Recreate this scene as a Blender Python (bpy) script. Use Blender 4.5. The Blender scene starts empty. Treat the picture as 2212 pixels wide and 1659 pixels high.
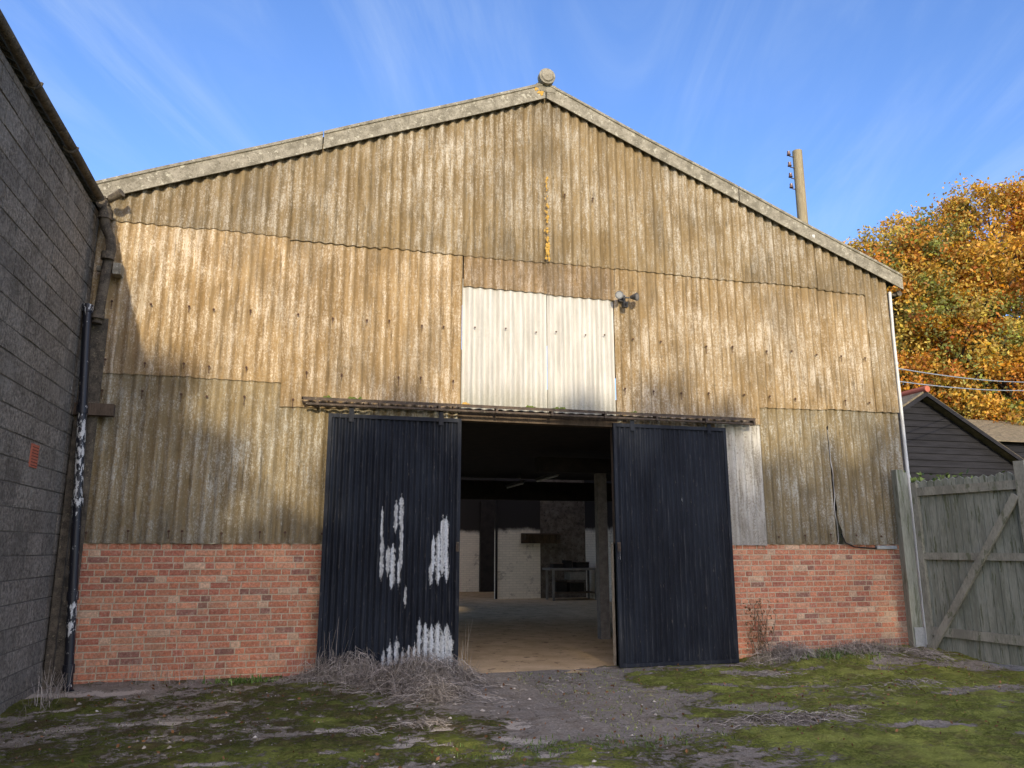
import bpy, math, random
import numpy as np
from mathutils import Vector, noise as mn, Matrix
R=random.Random(7)
sc=bpy.context.scene
sc.view_settings.view_transform='Standard'; sc.view_settings.look='None'; sc.view_settings.exposure=0
COL=sc.collection
# ---------------------------------------------------------------- nodes
def nd(nt,t,ins=None,**props):
    n=nt.nodes.new(t)
    for k,v in props.items(): setattr(n,k,v)
    for k,v in (ins or {}).items():
        if isinstance(v,bpy.types.NodeSocket): nt.links.new(v,n.inputs[k])
        else: n.inputs[k].default_value=v
    return n
def mth(nt,op,a,b=0.0,c=0.0,clamp=False):
    return nd(nt,'ShaderNodeMath',{0:a,1:b,2:c},operation=op,use_clamp=clamp).outputs[0]
def c4(c): return (c[0],c[1],c[2],1.0) if not isinstance(c,bpy.types.NodeSocket) else c
def mixc(nt,f,a,b,bl='MIX'):
    return nd(nt,'ShaderNodeMix',{0:f,6:c4(a),7:c4(b)},data_type='RGBA',blend_type=bl).outputs[2]
def vmul(nt,v,s): return nd(nt,'ShaderNodeVectorMath',{0:v,1:s},operation='MULTIPLY').outputs[0]
def noi(nt,v,s,d=4,r=.55,dist=0): return nd(nt,'ShaderNodeTexNoise',{'Vector':v,'Scale':s,'Detail':d,'Roughness':r,'Distortion':dist}).outputs[0]
def mr(nt,v,a,b,c=0.0,d=1.0): return nd(nt,'ShaderNodeMapRange',{0:v,1:a,2:b,3:c,4:d},interpolation_type='SMOOTHSTEP').outputs[0]
def pos(nt): return nd(nt,'ShaderNodeNewGeometry').outputs['Position']
def sep(nt,v):
    s=nd(nt,'ShaderNodeSeparateXYZ',{0:v}); return s.outputs[0],s.outputs[1],s.outputs[2]
def newmat(name,rough=.85,spec=.25,metal=0):
    m=bpy.data.materials.new(name); m.use_nodes=True; nt=m.node_tree
    b=nt.nodes['Principled BSDF']; b.inputs['Roughness'].default_value=rough
    b.inputs['Specular IOR Level'].default_value=spec; b.inputs['Metallic'].default_value=metal
    return m,nt,b
def bump(nt,b,h,dist=.01,st=.6):
    nt.links.new(nd(nt,'ShaderNodeBump',{'Strength':st,'Distance':dist,'Height':h}).outputs[0],b.inputs['Normal'])
def simple(name,c1,c2,scale=8,rough=.85,bs=.5,stretch=(1,1,1),metal=0,spec=.25,c3=None,th=.6,fs=70,c4_=None):
    m,nt,b=newmat(name,rough,spec,metal); p=vmul(nt,pos(nt),stretch)
    n1=noi(nt,p,scale,6,.65); n2=noi(nt,p,fs,3,.6)
    f=mr(nt,mth(nt,'ADD',mth(nt,'MULTIPLY',n1,.65),mth(nt,'MULTIPLY',n2,.35)),.38,.62)
    c=mixc(nt,f,c1,c2)
    if c3: c=mixc(nt,mr(nt,noi(nt,p,scale*2.3,5,.7),th,th+.06),c,c3)
    if c4_: c=mixc(nt,mr(nt,noi(nt,p,scale*3.7,6,.75),.57,.66),c,c4_)
    nt.links.new(c,b.inputs['Base Color'])
    if bs: bump(nt,b,mth(nt,'ADD',n1,mth(nt,'MULTIPLY',n2,.6)),.012,bs)
    return m
def clad_mat(name,brown1,brown2,pale,palebias=0.0,rough=.9):
    m,nt,b=newmat(name,rough,.12); P=pos(nt); x,y,z=sep(nt,P)
    oi=nd(nt,'ShaderNodeObjectInfo')
    st=vmul(nt,P,(1,0,.13)); n1=noi(nt,st,18,6,.72)
    n2=noi(nt,vmul(nt,P,(1,1,.7)),48,5,.8); n3=noi(nt,P,.8,5,.65); n4=noi(nt,vmul(nt,P,(1,0,.05)),7,3,.6)
    n5=noi(nt,vmul(nt,P,(1,1,.6)),110,3,.7); n6=noi(nt,vmul(nt,P,(1,1,.45)),3.2,5,.65)
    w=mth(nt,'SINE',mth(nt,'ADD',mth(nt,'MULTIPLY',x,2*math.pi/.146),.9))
    s=mth(nt,'ADD',mth(nt,'MULTIPLY',n1,.55),mth(nt,'MULTIPLY',n2,.60))
    s=mth(nt,'ADD',s,mth(nt,'MULTIPLY',w,.028)); s=mth(nt,'ADD',s,mth(nt,'MULTIPLY',n3,.36))
    s=mth(nt,'ADD',s,mth(nt,'MULTIPLY',n5,.30)); s=mth(nt,'ADD',s,mth(nt,'MULTIPLY',n6,.18))
    f=mr(nt,s,1.045-palebias,1.10-palebias)
    f2=mr(nt,s,.93-palebias,1.06-palebias)
    base=mixc(nt,mr(nt,n4,.35,.65),brown1,brown2)
    base=mixc(nt,mth(nt,'MULTIPLY',mr(nt,n6,.42,.62),.42),base,(brown2[0]*1.22,brown2[1]*1.2,brown2[2]*1.12))
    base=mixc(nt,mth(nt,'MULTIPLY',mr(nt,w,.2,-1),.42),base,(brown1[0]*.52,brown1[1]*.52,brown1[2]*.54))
    grey=(brown2[0]*.5+pale[0]*.40,brown2[1]*.5+pale[1]*.41,brown2[2]*.5+pale[2]*.42)
    c=mixc(nt,mth(nt,'MULTIPLY',f2,.65),base,grey)
    c=mixc(nt,mth(nt,'MULTIPLY',f,.82),c,pale)
    dk=mr(nt,noi(nt,vmul(nt,P,(1,0,.06)),24,5,.75),.52,.67)
    c=mixc(nt,mth(nt,'MULTIPLY',dk,.58),c,(.070,.055,.034))
    blot=mr(nt,noi(nt,P,14,6,.75),.55,.68); c=mixc(nt,mth(nt,'MULTIPLY',blot,.38),c,(.10,.08,.048))
    grime=mr(nt,noi(nt,vmul(nt,P,(1,1,.4)),1.7,4,.6),.46,.66); c=mixc(nt,mth(nt,'MULTIPLY',grime,.38),c,(.11,.09,.058))
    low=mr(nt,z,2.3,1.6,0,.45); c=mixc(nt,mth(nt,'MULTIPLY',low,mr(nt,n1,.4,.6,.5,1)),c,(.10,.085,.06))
    c=mixc(nt,1.0,c,oi.outputs['Color'],'MULTIPLY')
    nt.links.new(c,b.inputs['Base Color'])
    bump(nt,b,mth(nt,'ADD',n2,mth(nt,'MULTIPLY',n5,.8)),.010,.6)
    return m
M_clad=clad_mat('fibre_cement_brown',(.250,.168,.074),(.350,.248,.122),(.64,.56,.43))
M_cladg=clad_mat('fibre_cement_grey',(.28,.25,.19),(.38,.35,.29),(.58,.56,.5),.10)
def white_mat():
    m,nt,b=newmat('translucent_sheet_white',.5,.3); P=pos(nt); x,y,z=sep(nt,P)
    n=noi(nt,vmul(nt,P,(1,0,.12)),10,5,.6); n2=noi(nt,P,50,3,.7)
    c=mixc(nt,mr(nt,n,.35,.7),(.56,.545,.485),(.42,.405,.355))
    c=mixc(nt,mr(nt,n2,.58,.75,0,.35),c,(.32,.29,.22))
    c=mixc(nt,mr(nt,noi(nt,vmul(nt,P,(1,0,.04)),22,4,.6),.50,.68,0,.55),c,(.35,.34,.29))
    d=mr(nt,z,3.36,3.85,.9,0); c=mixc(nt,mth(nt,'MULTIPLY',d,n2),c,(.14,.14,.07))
    nt.links.new(c,b.inputs['Base Color']); return m
M_white=white_mat()
M_barge=simple('lichen_cement',(.17,.155,.115),(.32,.295,.23),7,.95,.9,c3=(.44,.42,.33),th=.58,c4_=(.13,.115,.08))
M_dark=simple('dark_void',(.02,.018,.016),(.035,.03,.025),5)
M_rust=simple('rusty_steel',(.055,.045,.038),(.115,.085,.06),12,.85,.5,c3=(.20,.18,.12),th=.60)
M_bolt=simple('rusty_bolt',(.06,.03,.02),(.10,.05,.03),40,.7,0)
M_lich=simple('orange_lichen',(.56,.32,.05),(.42,.28,.08),40,.95,.5)
M_tim=simple('dark_timber',(.07,.05,.035),(.13,.095,.065),10,.9,.5,(1,1,.3))
def vc_mat(name,rough=.9,jit=.35,spec=.2,scale=30,bs=.6,transl=0,dirt=None,dirt2=None,bd=.01):
    m,nt,b=newmat(name,rough,spec)
    a=nd(nt,'ShaderNodeAttribute',attribute_name='Col').outputs['Color']; P=pos(nt)
    n=noi(nt,P,scale,5,.75); v=mr(nt,n,.3,.7,1-jit,1+jit)
    h=nd(nt,'ShaderNodeHueSaturation',{'Value':v,'Color':a}).outputs[0]
    for dd in (dirt,dirt2):
        if dd: h=mixc(nt,mth(nt,'MULTIPLY',mr(nt,noi(nt,P,dd[1],6,.7),.48,.66),dd[2]),h,dd[0])
    nt.links.new(h,b.inputs['Base Color'])
    if bs: bump(nt,b,n,bd,bs)
    if transl:
        tr=nd(nt,'ShaderNodeBsdfTranslucent',{'Color':h}); mx=nd(nt,'ShaderNodeMixShader',{0:transl,1:b.outputs[0],2:tr.outputs[0]})
        nt.links.new(mx.outputs[0],nt.nodes['Material Output'].inputs[0])
    return m
M_brick=vc_mat('red_brick',.92,.32,scale=34,dirt=((.26,.16,.10),3.5,.38),dirt2=((.56,.45,.33),26,.40))
M_block=vc_mat('grey_blockwork',.95,.55,scale=26,bs=1.0,dirt=((.32,.30,.26),2.0,.5),dirt2=((.10,.09,.075),3.3,.5),bd=.05)
M_mort=simple('sandy_mortar',(.40,.33,.22),(.56,.47,.34),14,.95,.6)
M_mortg=simple('grey_mortar',(.10,.092,.08),(.17,.155,.13),20,.95,.6)
M_leaf=vc_mat('autumn_leaves',.6,.2,scale=3,bs=0,transl=.3)
M_grass=vc_mat('dry_grass_stems',.8,.2,scale=20,bs=0)
M_wood=simple('weathered_wood',(.19,.20,.155),(.33,.34,.275),6,.9,.6,(1,1,.12),c3=(.13,.145,.09),th=.55)
M_wood2=simple('weathered_rail',(.22,.215,.17),(.35,.34,.27),6,.9,.5,(.6,.6,.25),c3=(.16,.17,.11),th=.56)
M_pole=simple('pole_wood',(.22,.18,.11),(.34,.29,.18),8,.9,.5,(1,1,.1))
M_black=simple('black_weatherboard',(.009,.009,.011),(.020,.020,.024),4,.8,.5,(.3,.3,3))
M_tile=simple('clay_tile',(.12,.10,.07),(.25,.20,.13),9,.9,.8,c3=(.12,.14,.06),th=.58)
M_galv=simple('galvanised',(.36,.38,.38),(.48,.5,.5),20,.45,.2,metal=.4)
M_lamp=simple('lamp_metal',(.06,.06,.06),(.13,.13,.13),20,.4,.1,metal=.4)
M_pvc=simple('white_pvc',(.66,.66,.62),(.52,.52,.48),4,.4,.1)
M_bench=simple('bench_paint',(.16,.15,.13),(.24,.22,.19),6,.6,.1)
M_pale=simple('pale_cement_edge',(.36,.34,.30),(.46,.44,.40),8,.9,.3)
M_cast=simple('mossy_cast_iron',(.055,.047,.037),(.15,.125,.09),11,.9,.8,c3=(.26,.22,.14),th=.6)
M_terr=simple('terracotta',(.40,.11,.065),(.46,.15,.09),20,.9,.3)
M_conc=simple('interior_concrete',(.50,.36,.20),(.66,.49,.29),2.2,.95,.4,c3=(.27,.19,.11),th=.58,spec=.05)
M_col=simple('column_concrete',(.15,.135,.115),(.24,.22,.19),10,.9,.5)
M_dimw=simple('shade_toned_brick',(.08,.065,.05),(.17,.15,.115),5,.9,.6,c3=(.05,.04,.03),th=.56)  # brick tone darkened to carry the shade of the dim right side
M_roofi=simple('roof_sheet',(.05,.05,.045),(.09,.085,.075),6,.95,.5)
M_bark=simple('bark',(.06,.05,.04),(.12,.10,.08),12,.95,.8,(1,1,.2))
M_glass=simple('lamp_glass',(.10,.105,.11),(.18,.18,.18),10,.1,0,spec=.9)
M_tube=simple('light_tube_glass',(.45,.46,.45),(.55,.55,.53),10,.3,0)
M_blackp=simple('black_plastic',(.015,.015,.017),(.03,.03,.03),10,.4,.1)
M_por=simple('porcelain',(.10,.05,.035),(.2,.12,.08),10,.3,0,spec=.6)
def pbrick():
    m,nt,b=newmat('whitewashed_brick',.85,.3); P=pos(nt); x,y,z=sep(nt,P)
    v=nd(nt,'ShaderNodeCombineXYZ',{0:mth(nt,'ADD',x,y),1:z,2:0.0}).outputs[0]
    br=nd(nt,'ShaderNodeTexBrick',{'Vector':v,'Color1':(.84,.76,.60,1),'Color2':(.76,.69,.54,1),'Mortar':(.60,.54,.42,1),'Scale':1.0,'Mortar Size':.005,'Brick Width':.225,'Row Height':.075})
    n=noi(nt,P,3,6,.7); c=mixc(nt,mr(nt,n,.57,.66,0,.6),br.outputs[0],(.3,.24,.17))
    c=mixc(nt,mr(nt,mth(nt,'ADD',z,mth(nt,'MULTIPLY',n,.3)),2.15,2.35),c,(.03,.026,.022))  # gloom on the upper wall put into the colour
    nt.links.new(c,b.inputs['Base Color']); bump(nt,b,br.outputs[1],-.01,.5); return m
M_pb=pbrick()
def door_mat():
    m,nt,b=newmat('black_peeling_paint',.6,.2); P=pos(nt); x,y,z=sep(nt,P)
    a=nd(nt,'ShaderNodeAttribute',attribute_name='peel').outputs['Fac']
    st=vmul(nt,P,(1,1,.12)); n=noi(nt,st,60,5,.7); n2=noi(nt,vmul(nt,P,(1,1,.55)),34,7,.85); n4=noi(nt,vmul(nt,P,(1,1,.3)),3,4,.6)
    c=mixc(nt,mr(nt,n4,.35,.65),(.006,.008,.013),(.014,.018,.026))
    dust=mr(nt,noi(nt,vmul(nt,P,(1,1,.06)),40,5,.7),.50,.74,0,.45)
    w=mth(nt,'SINE',mth(nt,'MULTIPLY',x,2*math.pi/.076)); dust=mth(nt,'MULTIPLY',dust,mr(nt,w,-.2,1,.3,1.1)); c=mixc(nt,dust,c,(.09,.09,.088))
    scr=mr(nt,mth(nt,'ADD',mth(nt,'MULTIPLY',n,.72),mth(nt,'MULTIPLY',n2,.28)),.60,.655)
    c=mixc(nt,mth(nt,'MULTIPLY',scr,.6),c,(.20,.18,.15))
    pk=mr(nt,mth(nt,'ADD',a,mth(nt,'MULTIPLY',mth(nt,'SUBTRACT',n2,.5),3.8)),.60,.66)
    pk=mth(nt,'MULTIPLY',pk,mr(nt,a,.02,.12))
    pc=mixc(nt,mr(nt,noi(nt,P,60,4,.7),.4,.6),(.38,.41,.42),(.60,.61,.59))
    c=mixc(nt,pk,c,pc); nt.links.new(c,b.inputs['Base Color'])
    nt.links.new(mr(nt,n2,.3,.7,.5,.75),b.inputs['Roughness'])
    bump(nt,b,mth(nt,'SUBTRACT',n2,mth(nt,'MULTIPLY',pk,.8)),.003,.5); return m
M_door=door_mat()
def pipe_mat():
    m,nt,b=newmat('black_flaking_pipe',.45,.5); P=pos(nt); x,y,z=sep(nt,P)
    n=noi(nt,vmul(nt,P,(1,1,.35)),30,5,.7)
    win=mth(nt,'MAXIMUM',mth(nt,'MULTIPLY',mr(nt,z,1.7,2.1),mr(nt,z,3.2,2.9)),mth(nt,'MULTIPLY',mr(nt,z,1.1,.9),mr(nt,z,.5,.7)))
    win=mth(nt,'MAXIMUM',win,mr(nt,z,4.2,4.3))
    f=mr(nt,mth(nt,'ADD',n,mth(nt,'MULTIPLY',win,.125)),.635,.66)
    c=mixc(nt,f,(.008,.009,.014),(.56,.56,.53)); nt.links.new(c,b.inputs['Base Color']); bump(nt,b,n,.003,.4); return m
M_pipe=pipe_mat()
def ground_mat():
    m,nt,b=newmat('mossy_concrete_ground',.95,.08); P=pos(nt)
    at=nd(nt,'ShaderNodeAttribute',attribute_name='Col'); s=nd(nt,'ShaderNodeSeparateColor',{0:at.outputs['Color']})
    mo,brt,pl=s.outputs[0],s.outputs[1],s.outputs[2]
    n1=noi(nt,P,5,6,.7); n2=noi(nt,P,34,6,.8); n3=noi(nt,P,100,3,.75); n4=noi(nt,P,1.6,5,.65); n6=noi(nt,P,13,5,.7)
    vor=nd(nt,'ShaderNodeTexVoronoi',{'Vector':P,'Scale':45.0}).outputs['Distance']
    conc=mixc(nt,mr(nt,n2,.36,.64),(.22,.19,.15),(.40,.355,.29))
    conc=mixc(nt,mr(nt,n3,.56,.68,0,.5),conc,(.56,.52,.45))
    conc=mixc(nt,mr(nt,n1,.46,.62,0,.55),conc,(.22,.175,.12))
    conc=mixc(nt,mr(nt,n6,.56,.68,0,.45),conc,(.15,.125,.085))
    ck=nd(nt,'ShaderNodeTexVoronoi',{'Vector':nd(nt,'ShaderNodeVectorMath',{0:P,1:nd(nt,'ShaderNodeTexNoise',{'Vector':P,'Scale':3.0,'Detail':4.0}).outputs['Color']},operation='ADD').outputs[0],'Scale':.9},feature='DISTANCE_TO_EDGE').outputs['Distance']
    conc=mixc(nt,mr(nt,ck,.012,.0,0,.75),conc,(.07,.06,.04))
    conc=mixc(nt,mr(nt,mth(nt,'ADD',pl,mth(nt,'MULTIPLY',mth(nt,'SUBTRACT',n2,.5),1.6)),.45,.6),conc,(.58,.51,.41))
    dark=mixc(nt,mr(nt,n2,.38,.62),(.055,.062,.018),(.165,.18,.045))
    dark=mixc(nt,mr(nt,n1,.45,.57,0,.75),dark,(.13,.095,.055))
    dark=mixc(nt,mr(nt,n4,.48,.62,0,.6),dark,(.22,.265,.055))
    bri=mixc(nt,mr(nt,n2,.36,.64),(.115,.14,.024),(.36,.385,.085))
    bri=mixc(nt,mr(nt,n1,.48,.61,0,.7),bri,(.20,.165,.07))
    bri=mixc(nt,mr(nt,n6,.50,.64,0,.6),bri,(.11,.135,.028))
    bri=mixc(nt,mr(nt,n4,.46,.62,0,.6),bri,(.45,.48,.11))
    mc=mixc(nt,mr(nt,mth(nt,'ADD',brt,mth(nt,'MULTIPLY',mth(nt,'SUBTRACT',n1,.5),.9)),.3,.7),dark,bri)  # brighter moss to the right: its lit look partly put into the colour
    f=mr(nt,mth(nt,'ADD',mo,mth(nt,'ADD',mth(nt,'MULTIPLY',mth(nt,'SUBTRACT',n2,.5),1.5),mth(nt,'MULTIPLY',mth(nt,'SUBTRACT',n6,.5),1.7))),.36,.54)
    nt.links.new(mixc(nt,f,conc,mc),b.inputs['Base Color'])
    h=mth(nt,'ADD',mth(nt,'MULTIPLY',n2,.9),mth(nt,'ADD',mth(nt,'MULTIPLY',n3,.5),mth(nt,'MULTIPLY',vor,.3)))
    h=mth(nt,'ADD',h,mth(nt,'MULTIPLY',n6,1.4)); h=mth(nt,'MULTIPLY',h,mr(nt,f,0,1,.35,1))
    bump(nt,b,h,.05,.9); return m
M_ground=ground_mat()
# ---------------------------------------------------------------- mesh builder
class MB:
    def __init__(s): s.v=[];s.f=[];s.m=[];s.sm=[];s.c=[]
    def add(s,vs,fs,mi=0,sm=False,col=None):
        o=len(s.v); s.v+= [tuple(v) for v in vs]; s.f+=[tuple(i+o for i in f) for f in fs]
        s.m+=[mi]*len(fs); s.sm+=[sm]*len(fs); s.c+=[col or (1,1,1,1)]*len(vs)
    def box(s,x0,x1,y0,y1,z0,z1,mi=0,col=None,T=None):
        vs=[(x0,y0,z0),(x1,y0,z0),(x1,y1,z0),(x0,y1,z0),(x0,y0,z1),(x1,y0,z1),(x1,y1,z1),(x0,y1,z1)]
        if T: vs=[T@Vector(v) for v in vs]
        s.add(vs,[(0,3,2,1),(4,5,6,7),(0,1,5,4),(1,2,6,5),(2,3,7,6),(3,0,4,7)],mi,False,col)
    def cyl(s,p0,p1,r0,r1=None,n=10,mi=0,cap=True,col=None):
        r1=r0 if r1 is None else r1; p0=Vector(p0);p1=Vector(p1);d=(p1-p0).normalized()
        a=d.orthogonal().normalized();b=d.cross(a)
        vs=[];
        for p,r in((p0,r0),(p1,r1)):
            for i in range(n):
                t=2*math.pi*i/n; vs.append(p+a*math.cos(t)*r+b*math.sin(t)*r)
        s.add(vs,[(i,(i+1)%n,n+(i+1)%n,n+i) for i in range(n)],mi,True,col)
        if cap: 
            s.add(vs,[tuple(range(n))[::-1],tuple(range(n,2*n))],mi,False,col)
    def tube(s,path,r,n=8,mi=0,rr=None,col=None):
        P=[Vector(p) for p in path]; rings=[]; a=None
        for i,p in enumerate(P):
            d=(P[min(i+1,len(P)-1)]-P[max(i-1,0)]).normalized()
            a=(d.orthogonal() if a is None else (a-d*a.dot(d))).normalized(); b=d.cross(a)
            q=rr[i] if rr else r
            rings.append([p+a*math.cos(2*math.pi*k/n)*q+b*math.sin(2*math.pi*k/n)*q for k in range(n)])
        vs=[v for g in rings for v in g]
        fs=[(i*n+k,i*n+(k+1)%n,(i+1)*n+(k+1)%n,(i+1)*n+k) for i in range(len(P)-1) for k in range(n)]
        s.add(vs,fs,mi,True,col); 
        s.add(rings[0]+rings[-1],[tuple(range(n))[::-1],tuple(range(n,2*n))],mi,False,col)
    def obj(s,name,mats,parent=None,base=None,color=None,vc=False,label=None):
        me=bpy.data.meshes.new(name); me.from_pydata(s.v,[],s.f)
        for m in mats: me.materials.append(m)
        me.polygons.foreach_set('material_index',s.m); me.polygons.foreach_set('use_smooth',s.sm)
        if vc:
            a=me.color_attributes.new('Col','FLOAT_COLOR','POINT'); a.data.foreach_set('color',np.array(s.c,dtype=np.float32).ravel())
        me.update(); return link(name,me,parent,base,color,label)
def link(name,me,parent=None,base=None,color=None,label=None):
    o=bpy.data.objects.new(name,me); COL.objects.link(o)
    if base is not None:
        me.transform(Matrix.Translation(-Vector(base))); o.location=base
    if parent:
        o.parent=parent; o.location=Vector(o.location)-wloc(parent)
    if color: o.color=color
    if label: o['label']=label
    return o
def wloc(o):
    l=Vector(o.location)
    while o.parent: o=o.parent; l+=Vector(o.location)
    return l
def empty(name,loc,label,cat,group=None):
    o=bpy.data.objects.new(name,None); o.location=loc; o.empty_display_size=.3; COL.objects.link(o)
    o['label']=label;o['category']=cat
    if group:o['group']=group
    return o
def tag(o,label=None,cat=None,kind=None,group=None):
    if label:o['label']=label
    if cat:o['category']=cat
    if kind:o['kind']=kind
    if group:o['group']=group
    return o
def sm(t,a,b):
    t=max(0,min(1,(t-a)/(b-a))); return t*t*(3-2*t)
def fb(x,y,z=0,o=4): return mn.fractal(Vector((x,y,z)),.8,2.1,o)
WX=9.0   # right end of the facade
# ---------------------------------------------------------------- ground
def bare(x,y):
    xc=2.75; w=1.0+.35*fb(y*.8,3.1,0,2)+.25*fb(x*1.7,y*1.7,7,3)
    p=sm(abs(x-xc),w-.4,w+.4); return 1-p
def mossv(x,y):
    n=fb(x*.9,y*1.3,1.3); n2=fb(x*3.5,y*4.5,5.1)
    b=bare(x,y); side=sm(x+.4*fb(x*2,y*2,3,2),3.2,4.0)
    m=(.56+.28*side)*(1-b)-.10*b
    if b>0: m+=.58*b*sm(-y,3.4,3.9)
    m+=.36*n+.30*n2
    if x>3.4: m-=.75*sm(fb(x*.7+9,y*1.3,2.2),.12,.42)
    m-=.6*math.exp(-((x-4.4)/.9)**2-((y+3.45)/.25)**2)
    m-=.40*math.exp(-((y+.25)/.35)**2)
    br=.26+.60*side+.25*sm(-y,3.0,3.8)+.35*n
    pale=0
    if x<2.2:
        pale=sm(fb(x*2.3,y*4.2,8.8),.36,.55)*.62*(1-side)*sm(-y,.5,1.4)
        pale=max(pale,.6*math.exp(-((y+2.0+.12*math.sin(x*2.1))/.05)**2)*sm(fb(x*2,1.2,3),0,.3), .75*math.exp(-((y+.6+.2*fb(x*3,1,1,2))/.18)**2)*sm(-x,1.2,1.7))
        m-=pale*.8
    return m,br,pale
def gh(x,y):
    h=.018*fb(x*.8,y*.8,0,3)
    k=sm(y,-1.6,-.2)*(1-sm(y,0,.2))
    h+=k*(.11*sm(x,5.7,6.6)+.06*(1-sm(x,.2,1.0)))
    h+=.03*sm(x,5,9)*k
    return h
def axis(a,b,st,far):
    L=list(np.arange(a,b+1e-6,st)); s=st;lo=[];hi=[];v=a
    while v>-far: s*=1.5; v-=s; lo.append(v)
    v=b; s=st
    while v<far: s*=1.5; v+=s; hi.append(v)
    return lo[::-1]+L+hi
xs=axis(-3.2,10.6,.035,900); ys=axis(-5.2,.2,.035,900)
V=[];C=[]
for yy in ys:
    for xx in xs:
        if -3.3<xx<11 and -5.3<yy<.3:
            mo,br,pl=mossv(xx,yy); h=gh(xx,yy)+max(0,min(1,mo))*.026*(1+1.2*fb(xx*6,yy*6,3,3))
            if yy>.03 and xx<WX+.05: h=-.06
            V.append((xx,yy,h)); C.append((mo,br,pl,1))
        else:
            V.append((xx,yy,-.06 if yy>0 and -3<xx<9.2 and yy<19 else 0)); C.append((.8,.35,0,1))
nx=len(xs);F=[(j*nx+i,j*nx+i+1,(j+1)*nx+i+1,(j+1)*nx+i) for j in range(len(ys)-1) for i in range(nx-1)]
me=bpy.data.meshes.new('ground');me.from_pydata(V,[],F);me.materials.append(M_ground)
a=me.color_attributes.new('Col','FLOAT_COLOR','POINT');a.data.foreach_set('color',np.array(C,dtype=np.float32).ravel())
me.polygons.foreach_set('use_smooth',[True]*len(F))
g=link('ground',me);tag(g,'mossy cracked concrete yard ground with bare patches','ground','structure')
# ---------------------------------------------------------------- barn
barn=empty('barn',(3.18,0,0),'gabled barn with brown corrugated cladding above red brick','barn')
RX=3.18
def rb(x): return 8.09-.405*abs(x-RX)
PIT=.146;AMP=.022
def prof(x): return -AMP*math.sin(2*math.pi*x/PIT)
def sheet(x0,x1,z0,z1,y0,mat,col,name='cladding_sheet',bolts=(),xl=None,xr=None,nz=3,tilt=0,label=None,shadow_streak=True):
    b=MB(); n=max(2,int(round((x1-x0)/(PIT/10))))
    top=z1 if callable(z1) else (lambda x:z1)
    ph=R.uniform(0,9)
    grid=[]
    for j in range(nz+1):
        row=[]
        for i in range(n+1):
            u=i/n
            xb=x0+(x1-x0)*u; zb=z0+tilt*(u-.5)+.005*fb(xb*9,z0,y0,2)
            z=zb+(top(xb)-zb)*j/nz
            A=xl(z) if xl else x0; B=xr(z) if xr else x1
            x=A+(B-A)*u
            row.append((x,y0+prof(x)+.004*math.sin(z*1.3+ph+x*.7),z))
        grid.append(row)
    vs=[p for r in grid for p in r]; w=n+1
    b.add(vs,[(j*w+i,j*w+i+1,(j+1)*w+i+1,(j+1)*w+i) for j in range(nz) for i in range(n)],0,True)
    bt=grid[0]; vs=bt+[(p[0],p[1]+.009,p[2]) for p in bt]
    b.add(vs,[(i,w+i,w+i+1,i+1) for i in range(n)],0,False)
    for k in(0,-1):
        e=[r[k] for r in grid]; m=len(e); vs=e+[(p[0],p[1]+.009,p[2]) for p in e]
        b.add(vs,[(i,i+1,m+i+1,m+i) for i in range(m-1)],0,False)
    for (bx,bz) in bolts:
        k=math.floor((bx/PIT)-.75+.5); cx=(k+.75)*PIT
        if cx<x0+.03 or cx>x1-.03: continue
        yb=y0-AMP; bz+=R.uniform(-.02,.02); q=1 if shadow_streak else .8
        b.cyl((cx,yb+.004,bz),(cx,yb-.005,bz),.015*q,.015*q,8,1); b.cyl((cx,yb-.005,bz),(cx,yb-.016,bz),.008,.008,6,1)
        if shadow_streak and R.random()<.7: b.box(cx-.004,cx+.003,yb-.002,yb+.004,bz-R.uniform(.05,.12),bz-.015,1)  # thin strip below bolt: rust streak and painted drop shadow in one
    return b.obj(name,[mat,M_bolt],barn,(x0,y0,z0),col,label=label)
def row(x0,x1,z,d=.44): 
    L=[];x=x0+R.uniform(.1,.3)
    while x<x1: L.append((x,z)); x+=d+R.uniform(-.06,.06)
    return L
def tint(k,w=1.0):
    j=R.uniform(.90,1.08); return (k*j*(.5+.5*w),k*j,k*j*(1.5-.5*w)*1.0,1)
U=[-2.62,-1.4,-.34,.85,1.96,3.19,4.25,5.39,6.5,7.7,8.58]
for i in range(len(U)-1):
    x0,x1=U[i],U[i+1]
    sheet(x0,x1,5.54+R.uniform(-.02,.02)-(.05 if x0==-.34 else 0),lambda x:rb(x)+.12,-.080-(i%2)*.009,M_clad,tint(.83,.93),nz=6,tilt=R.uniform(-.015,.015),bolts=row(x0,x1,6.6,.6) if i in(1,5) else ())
for i,(x0,x1,z0) in enumerate([(-2.62,-1.4,3.60),(-1.4,-.34,3.59),(-.34,.85,3.29),(.85,1.97,3.31),(4.22,5.39,3.37),(5.39,6.5,3.33),(6.5,7.7,3.60),(7.7,8.58,3.62)]):
    bl=row(x0,x1,4.48)+row(x0,x1,3.75)
    sheet(x0,x1,z0,5.66,-.058-(i%2)*.009,M_clad,tint(1.10,1.04) if x0<4 else tint(.98,1.0),bolts=bl,tilt=R.uniform(-.015,.015))
sheet(8.58,WX,3.62,lambda x:rb(x)+.12,-.080,M_clad,tint(.88,.95),nz=5)
sheet(1.99,3.2,5.08,5.66,-.072,M_clad,(.88,.85,.86,1),label='short grey brown cladding sheet'); sheet(3.2,4.22,5.06,5.66,-.081,M_clad,(.80,.78,.80,1),label='short grey brown cladding sheet')
sheet(1.98,3.195,3.37,5.2,-.048,M_white,(1,1,1,1),'translucent_sheet',[(2.1,4.52),(2.6,4.52),(3.1,4.51)],label='off white corrugated translucent sheet',shadow_streak=False)
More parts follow.
